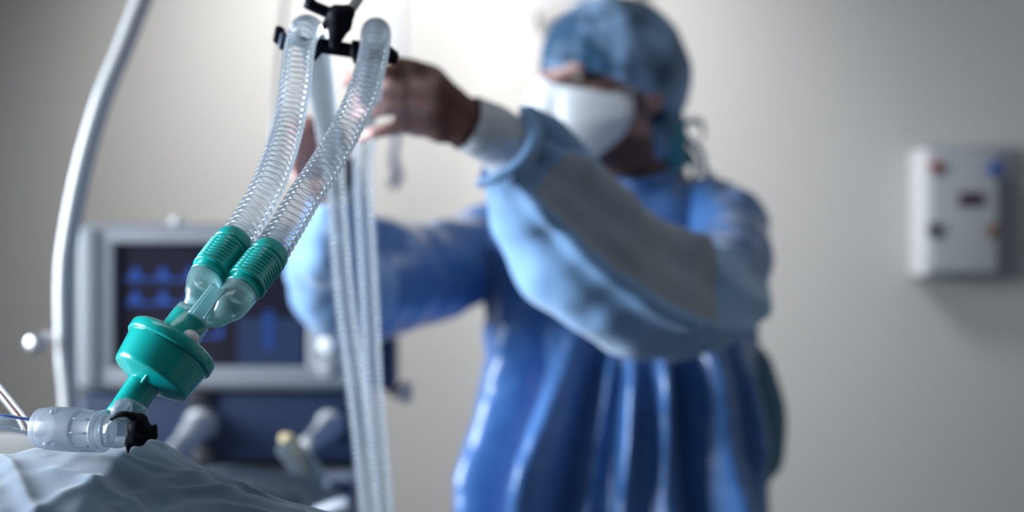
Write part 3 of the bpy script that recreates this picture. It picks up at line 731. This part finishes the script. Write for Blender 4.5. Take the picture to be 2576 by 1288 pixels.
for a, b in ((c1t, c1b), (c2t, c2b)):
    d = (b - a).normalized(); L = (b - a).length
    s = L / 10
    prof = [(-.002, CR * .86), (0, CR * .93), (.0006, CR * .95), (s * 1.9, CR), (s * 2.1, CR), (s * 2.2, CR * .945), (s * 2.45, CR * .945), (s * 2.6, CR * .985)]
    prof += [(s * 2.8, CR * .985), (s * 9.3, CR), (s * 9.6, CR * 1.03), (s * 10, CR * 1.02), (s * 10.05, CR * .9)]
    cf = obj('hose_cuff', lathe(a, d, prof, 64), 'green', circ, label='green ribbed hose cuff')
    # raised grip ridges in three panels round the cuff
    gs = []
    e1 = (Vector((0, -1, 0)) - d * Vector((0, -1, 0)).dot(d)).normalized(); e2 = d.cross(e1)
    for pc, pw_, tilt in ((-1.15, .48, .0), (.12, .52, 0.0), (1.3, .5, .0), (2.6, .5, 0), (3.8, .5, 0)):
        for q in range(7):
            t0 = s * (3.5 + q * .85)
            pts = [a + d * t0 + (e1 * math.cos(pc + pw_ * w_) + e2 * math.sin(pc + pw_ * w_)) * (CR * .998) for w_ in (-1, -.5, 0, .5, 1)]
            gs.append(tube(pts, [.0003, .0006, .0006, .0006, .0003], 8, n=4))
    obj('grip_ridges', join(*gs), 'green', cf)
    obj('grip_panel', lathe(a, d, [(s * 3.1, CR * .99), (s * 3.15, CR * 1.012), (s * 3.25, CR * 1.012), (s * 3.3, CR * .99)], 64, False), 'green', cf)
# clear inner sockets below the cuffs
st = P(487, 792, .888)                              # mouth of the Y stem
yc = []
for b, nm in ((c1b, 1), (c2b, 2)):
    d = (b - (c1t if nm == 1 else c2t)).normalized()
    obj('socket_ring', lathe(b - d * .001, d, [(0, .0112), (.0048, .0112), (.0056, .0118), (.0066, .0118), (.0070, .0112)], 48, False), 'green_clear', circ, label='translucent green socket ring')
d1 = (c1b - c1t).normalized(); d2 = (c2b - c2t).normalized()
s1 = c1b + d1 * .005; s2 = c2b + d2 * .005
stax = ax
limb1 = tube([s1, s1 + d1 * .003, P(505, 738, .886), P(490, 766, .884), P(482, 790, .884)], [.0112, .0112, R(41, .886), R(29, .884), R(14, .884)], 44, False, 10)
limb2 = tube([s2, s2 + d2 * .003, P(582, 765, .878), P(547, 794, .878), P(514, 812, .880)], [.0112, .0114, R(43, .88), R(31, .88), R(15, .88)], 44, False, 10)
yp = obj('y_connector', join(limb1, limb2), 'ypiece', circ, label='clear pale teal Y connector')
# web plate between the limbs
def plate(poly, d, th):
    V = [P(x, y, d) for x, y in poly] + [P(x, y, d + th) for x, y in poly]; n = len(poly)
    return V, [tuple(range(n - 1, -1, -1)), tuple(range(n, 2 * n))] + [(i, (i + 1) % n, n + (i + 1) % n, n + i) for i in range(n)]
obj('web_plate', plate([(532, 716), (540, 712), (552, 726), (567, 727), (514, 804), (476, 790)], .872, .003), 'ypiece', yp, smooth=False)
obj('web_rib', join(tube([P(536, 714, .871), P(508, 750, .871), P(478, 788, .871)], [.0011, .0012, .0016], 12), tube([P(567, 728, .871), P(540, 766, .871), P(514, 804, .871)], [.0010, .0013, .0014], 12)), 'ypiece', yp)
# stem: short clear ring then the green swivel
stc = P(488, 792, .887)
obj('stem_ring', lathe(stc, ax, [(-.003, .0096), (-.002, .0116), (.0008, .0122), (.002, .0122)], 48, False), 'ypiece', circ)
obj('swivel', lathe(stc + ax * .0018, ax, [(0, .0115), (.0006, .0124), (.024, .0128), (.030, .0128)], 56), 'green_clear', circ, label='translucent green swivel sleeve')

# ------------------------------------------------------------------ filter
FR = .0295
fc = P(428, 880, .888)                               # centre of the rim
fil = empty('breathing_filter', fc, 'round green breathing filter with white port cap between swivel and elbow', 'filter')
ax2 = Vector((-.45, -.42, -.79)).normalized()
obj('rim', lathe(fc - ax2 * .004, ax2, [(-.0035, FR * .42), (-.003, FR * .80), (-.0022, FR * .93), (-.0008, FR * .985), (0, FR), (.0052, FR * 1.0), (.0058, FR * .99), (.0062, FR * .965), (.0063, FR * .94)], 96), 'green', fil)
obj('filter_body', lathe(fc, ax2, [(0, FR * .935), (.004, FR * .93), (.019, FR * .872), (.0205, FR * .866), (.0218, FR * .85), (.0226, FR * .825), (.0230, FR * .79), (.0245, FR * .66), (.0262, FR * .50), (.0272, FR * .40), (.0276, .002)], 96), 'green', fil)
side = ax2.cross(Vector((0, -1, 0))).normalized()     # image-left/right axis of the filter
if side.x < 0: side = -side
fwd = side.cross(ax2).normalized()
if fwd.y > 0: fwd = -fwd
pp0 = fc + ax2 * .022 - side * .0015
pax = ax2; pend = fc + ax2 * .0525 - side * .0015
PL = (pend - pp0).length
port = obj('patient_port', lathe(pp0, pax, [(0, .0125), (.002, .0108), (.004, .0103), (PL * .8, .0101), (PL - .001, .0104), (PL, .0100), (PL, .0085), (PL - .003, .0085)], 56), 'green', fil)
obj('rib', tube([fc + ax2 * .0215 + fwd * .021, fc + ax2 * .0245 + fwd * .017, fc + ax2 * .029 - side * .0015 + fwd * .0105], [.0008, .0011, .0008], 12), 'green', fil)
obj('port_nub', ell(pp0 + ax2 * .0035 + fwd * .006 - side * .0085, (.0012, .0012, .0012)), 'green', fil)
pcx = P(479, 850, .872)
pc = obj('port_cap', ell(pcx, (.0056, .0056, .0050), Euler((0, .5, 0)).to_matrix()), 'white', fil, label='white domed sampling port cap')
obj('port_stub', lathe(pcx + Vector((.001, .008, -.001)), Vector((-.1, -1, .2)), [(0, .0045), (.008, .0045)], 24), 'green', fil)

# ------------------------------------------------------------------ elbow + black cap
elb = empty('elbow_connector', P(330, 1075, .86), 'clear elbow connector with black rubber cap under the green filter', 'elbow connector')
ea = P(342, 1018, .862); eb = P(322, 1052, .858); ec = P(300, 1082, .858); ed = P(266, 1086, .861)
obj('elbow_body', tube([ea, eb, ec, P(284, 1085, .86), ed], [.0082, .0098, .0104, .0098, .0094], 40, True, 12), 'elbow', elb, label='clear glossy elbow')
obj('clear_sleeve', lathe(P(300, 1040, .853), (ea - eb).normalized(), [(-.002, .0050), (.0, .0058), (.006, .0056), (.008, .004)], 32), 'frost', elb, label='clear sleeve between port and elbow')  # small frosted plastic sleeve beside the elbow
obj('strap', tube([P(278, 1054, .850), P(296, 1044, .848), P(318, 1042, .848), P(338, 1050, .850)], [R(5, .85), R(7, .85), R(8, .85), R(12, .85)], 16), 'black', elb)
bm_ = remesh([capsule(P(350, 1062, .853), P(340, 1098, .853), R(24, .855), R(20, .855)), capsule(P(346, 1075, .853), P(364, 1086, .853), R(28, .855), R(24, .855)), capsule(P(332, 1046, .853), P(344, 1062, .853), R(9, .855), R(18, .855)),
              capsule(P(340, 1105, .853), P(352, 1108, .853), R(18, .855), R(16, .855)),
              capsule(P(372, 1080, .853), P(388, 1084, .853), R(9, .855), R(9, .855)), capsule(P(391, 1072, .853), P(391, 1100, .853), R(6.5, .855), R(7, .855)), capsule(P(381, 1092, .853), P(389, 1099, .853), R(7, .855), R(9, .855)),
              capsule(P(330, 1098, .853), P(322, 1120, .852), R(15, .855), R(9, .855)), capsule(P(322, 1120, .852), P(321, 1140, .850), R(8, .855), R(4, .855)), capsule(P(318, 1116, .852), P(325, 1128, .852), R(7, .85), R(5, .85))], .0011, 3)
obj('rubber_cap', bm_, 'black', elb, label='black rubber cap with side tab and hooked tail')

# frosted connector + tracheal tube
tt = empty('tracheal_tube', P(180, 1078, .87), 'clear tracheal tube with blue line and frosted connector lying on the drape', 'tube')
a = P(282, 1086, .862); b = P(98, 1076, .885); dx = (b - a).normalized(); L = (b - a).length
s = L / 184
obj('frosted_connector', lathe(a, dx, [(16 * s, 34 * s), (17 * s, 36 * s), (20 * s, 36.5 * s), (21 * s, 41 * s), (22 * s, 42 * s), (26 * s, 42 * s), (27 * s, 41.5 * s), (28 * s, 39.5 * s), (30 * s, 39.2 * s), (70 * s, 40.5 * s), (72 * s, 40.8 * s), (73 * s, 43.5 * s), (75 * s, 44 * s), (120 * s, 44 * s), (156 * s, 43.5 * s), (158 * s, 43 * s), (159 * s, 41 * s), (162 * s, 40.6 * s), (174 * s, 40.6 * s), (177 * s, 40 * s), (179 * s, 38 * s), (182 * s, 31 * s), (184 * s, 26 * s)], 64), 'frost', tt)
for k in range(9):
    th = k * 2 * PI / 9
    e1 = (Vector((0, -1, 0)) - dx * Vector((0, -1, 0)).dot(dx)).normalized(); e2 = dx.cross(e1)
    q = (e1 * math.cos(th) + e2 * math.sin(th)) * 40.5 * s
    obj('connector_rib', tube([a + dx * 31 * s + q, a + dx * 50 * s + q, a + dx * 70 * s + q], .0006, 8, n=3), 'frost', tt)
obj('connector_lug', join(ell(P(135, 1036, .872), (R(9, .87), .003, R(9, .87))), ell(P(122, 1116, .865), (R(14, .87), .004, R(7, .87)))), 'frost', tt)
obj('tube_collar', lathe(P(104, 1076, .884), dx, [(0, R(22, .88)), (R(10, .88), R(25, .88)), (R(22, .88), R(24, .88))], 40), 'frost', tt)
tp = [P(98, 1074, .886), P(60, 1070, .888), P(10, 1062, .89), P(-60, 1062, .90), P(-160, 1080, .92)]
tb = obj('clear_tube', tube(tp, R(21, .885), 32, True, 12), 'elbow', tt)
obj('blue_line', tube([q + Vector((0, -.0035, .0046)) for q in tp[:-1]], .0006, 8, n=10), 'blueline', tb, label='thin blue line along the tube')
obj('tube_ring', lathe(P(90, 1073, .886), dx, [(-.0006, R(22, .885)), (0, R(24, .885)), (.001, R(24, .885)), (.0016, R(22, .885))], 40), 'navy', tt)
# suction catheter
o = empty('orange_striped_catheter', P(20, 990, 1.0), 'thin clear catheter with orange stripe at the left edge behind tube', 'catheter')
cp = [P(-90, 880, 1.02), P(-30, 950, 1.0), P(12, 1000, .98), P(50, 1048, .96), P(70, 1085, .95)]
obj('catheter_tube', tube(cp, R(13, 1), 20, True, 10), 'elbow', o)
obj('orange_stripe', tube([q + Vector((0.0012, -.0042, 0)) for q in cp], R(4.5, 1), 8, True, 10), 'orange', o, label='orange stripe')

# ------------------------------------------------------------------ bed, drape, pillow
hx = [-700, -300, 0, 120, 260, 380, 440, 500, 560, 620, 700, 800, 900, 1000, 1400]
hy = [1300, 1230, 1150, 1118, 1104, 1104, 1140, 1176, 1200, 1230, 1258, 1284, 1300, 1320, 1400]
YR = .955
def zr(x):
    px = x / YR * F + 1288
    return CH - (float(np.interp(px, hx, hy)) - 644) / F * YR
def base(x, y):
    z = zr(x)
    if y <= YR:
        d = YR - y
        return z - .10 * d - .28 * d * d - .006 * math.exp(-((d) / .02) ** 2) + .006
    d = y - YR; return z - 7 * d * d
def hit(px, py):
    lo, hi = .45, YR
    for _ in range(50):
        m_ = (lo + hi) / 2; p = P(px, py, m_)
        if p.z > base(p.x, m_): lo = m_
        else: hi = m_
    return P(px, py, lo)
fold_px = [([(-40, 1120), (0, 1150), (28, 1170), (55, 1225), (85, 1288), (110, 1330)], 11, .0060),
           ([(238, 1205), (200, 1228), (150, 1250), (90, 1290)], 22, .0055),
           ([(262, 1124), (300, 1138), (345, 1158), (400, 1174), (460, 1186), (520, 1190)], 7, .0045),
           ([(350, 1245), (400, 1215), (450, 1198), (500, 1190), (540, 1200), (580, 1216), (615, 1228)], 8, .0065),
           ([(300, 1275), (360, 1248), (430, 1234), (520, 1228), (600, 1226), (660, 1240)], 8, .0075),
           ([(600, 1226), (640, 1238), (690, 1256), (730, 1272), (760, 1290)], 12, .003),
           ([(130, 1180), (200, 1195), (290, 1238), (340, 1262)], 14, .0030),
           ([(400, 1110), (440, 1150), (500, 1180)], 12, .0030),
           ([(420, 1290), (520, 1272), (620, 1280), (700, 1300)], 14, .004)]
folds = []
for pl, wd, am in fold_px:
    dens = catmull([Vector((x, y, 0)) for x, y in pl], 14)
    w3 = [hit(q.x, q.y) for q in dens]
    folds.append((np.array([(q.x, q.y) for q in w3]), wd, am))
def build_drape():
    nx, ny = 420, 300
    xs = np.linspace(-.75, .12, nx); yv = np.concatenate([np.linspace(.42, .70, 60), np.linspace(.703, .98, 180), np.linspace(.983, 1.06, 20)])
    X, Y = np.meshgrid(xs, yv); Z = np.vectorize(base)(X, Y)
    for pts, wd, am in folds:
        D = np.full(X.shape, 9.0)
        for i in range(len(pts) - 1):
            a, b = pts[i], pts[i + 1]; ab = b - a; L2 = (ab ** 2).sum() + 1e-12
            t_ = np.clip(((X - a[0]) * ab[0] + (Y - a[1]) * ab[1]) / L2, 0, 1)
            # depth is foreshortened in view, so widths are measured wider along y
            D = np.minimum(D, np.hypot(X - a[0] - t_ * ab[0], (Y - a[1] - t_ * ab[1])))
        wm = wd / F * .9
        Z += am * np.exp(-(D / (wm * 1.5)) ** 1.25) - am * .45 * np.exp(-(D / (wm * 4)) ** 2)
    for _ in range(5):
        Zp = np.pad(Z, 1, mode='edge')
        Z = (Zp[:-2, 1:-1] + Zp[2:, 1:-1] + Zp[1:-1, :-2] + Zp[1:-1, 2:] + 2 * Z) / 6
    for j in range(len(yv)):
        for i in range(nx):
            v = (X[j, i], Y[j, i], 0); Z[j, i] += .0024 * nz(v, 13, 7) + .0004 * nz(v, 60, 8) + .0006 * nz((v[0] * 2, v[1], 0), 30, 9)
    # hanging sides
    dn = np.clip((Y - 1.0) / .06, 0, 1); Z -= .06 * dn ** 1.5
    dn = np.clip((X - .02) / .10, 0, 1); Z -= .20 * dn ** 1.5
    V = np.stack([X, Y, Z], -1).reshape(-1, 3).tolist(); n1 = nx
    Fc = [(j * n1 + i, j * n1 + i + 1, (j + 1) * n1 + i + 1, (j + 1) * n1 + i) for j in range(len(yv) - 1) for i in range(n1 - 1)]
    return V, Fc
dr = obj('surgical_drape', build_drape(), 'drape', loc=(-.3, .85, .9)); tag(dr, 'blue-grey cotton drape in soft folds over the patient in the foreground', 'drape')
pl = empty('pillow', P(0, 1130, 1.12), 'beige pillow at the left edge behind the clear tube', 'pillow')
gv = ell((-.52, 1.24, 1.035), (.30, .15, .109), None, 60, 36)
V = [Vector(v) + Vector((0, 0, .006 * nz(v, 12, 3) + .003 * nz(v, 30, 5))) for v in gv[0]]
obj('pillow_cover', (V, gv[1]), 'pillow', pl)
bed = empty('hospital_bed', (-.45, .75, 0), 'hospital bed below the blue-grey drape', 'bed')
obj('mattress', box((-.445, .90, .846), (.83, .96, .15), .03), 'white', bed)
obj('patient_support', box((-.445, .90, .745), (.84, .98, .06), .01), 'case2', bed)
for dx_ in (-.38, .38):
    for dy_ in (-.38, .38):
        obj('leg', box((-.445 + dx_, .90 + dy_, .358), (.05, .05, .70), .006), 'case2', bed)
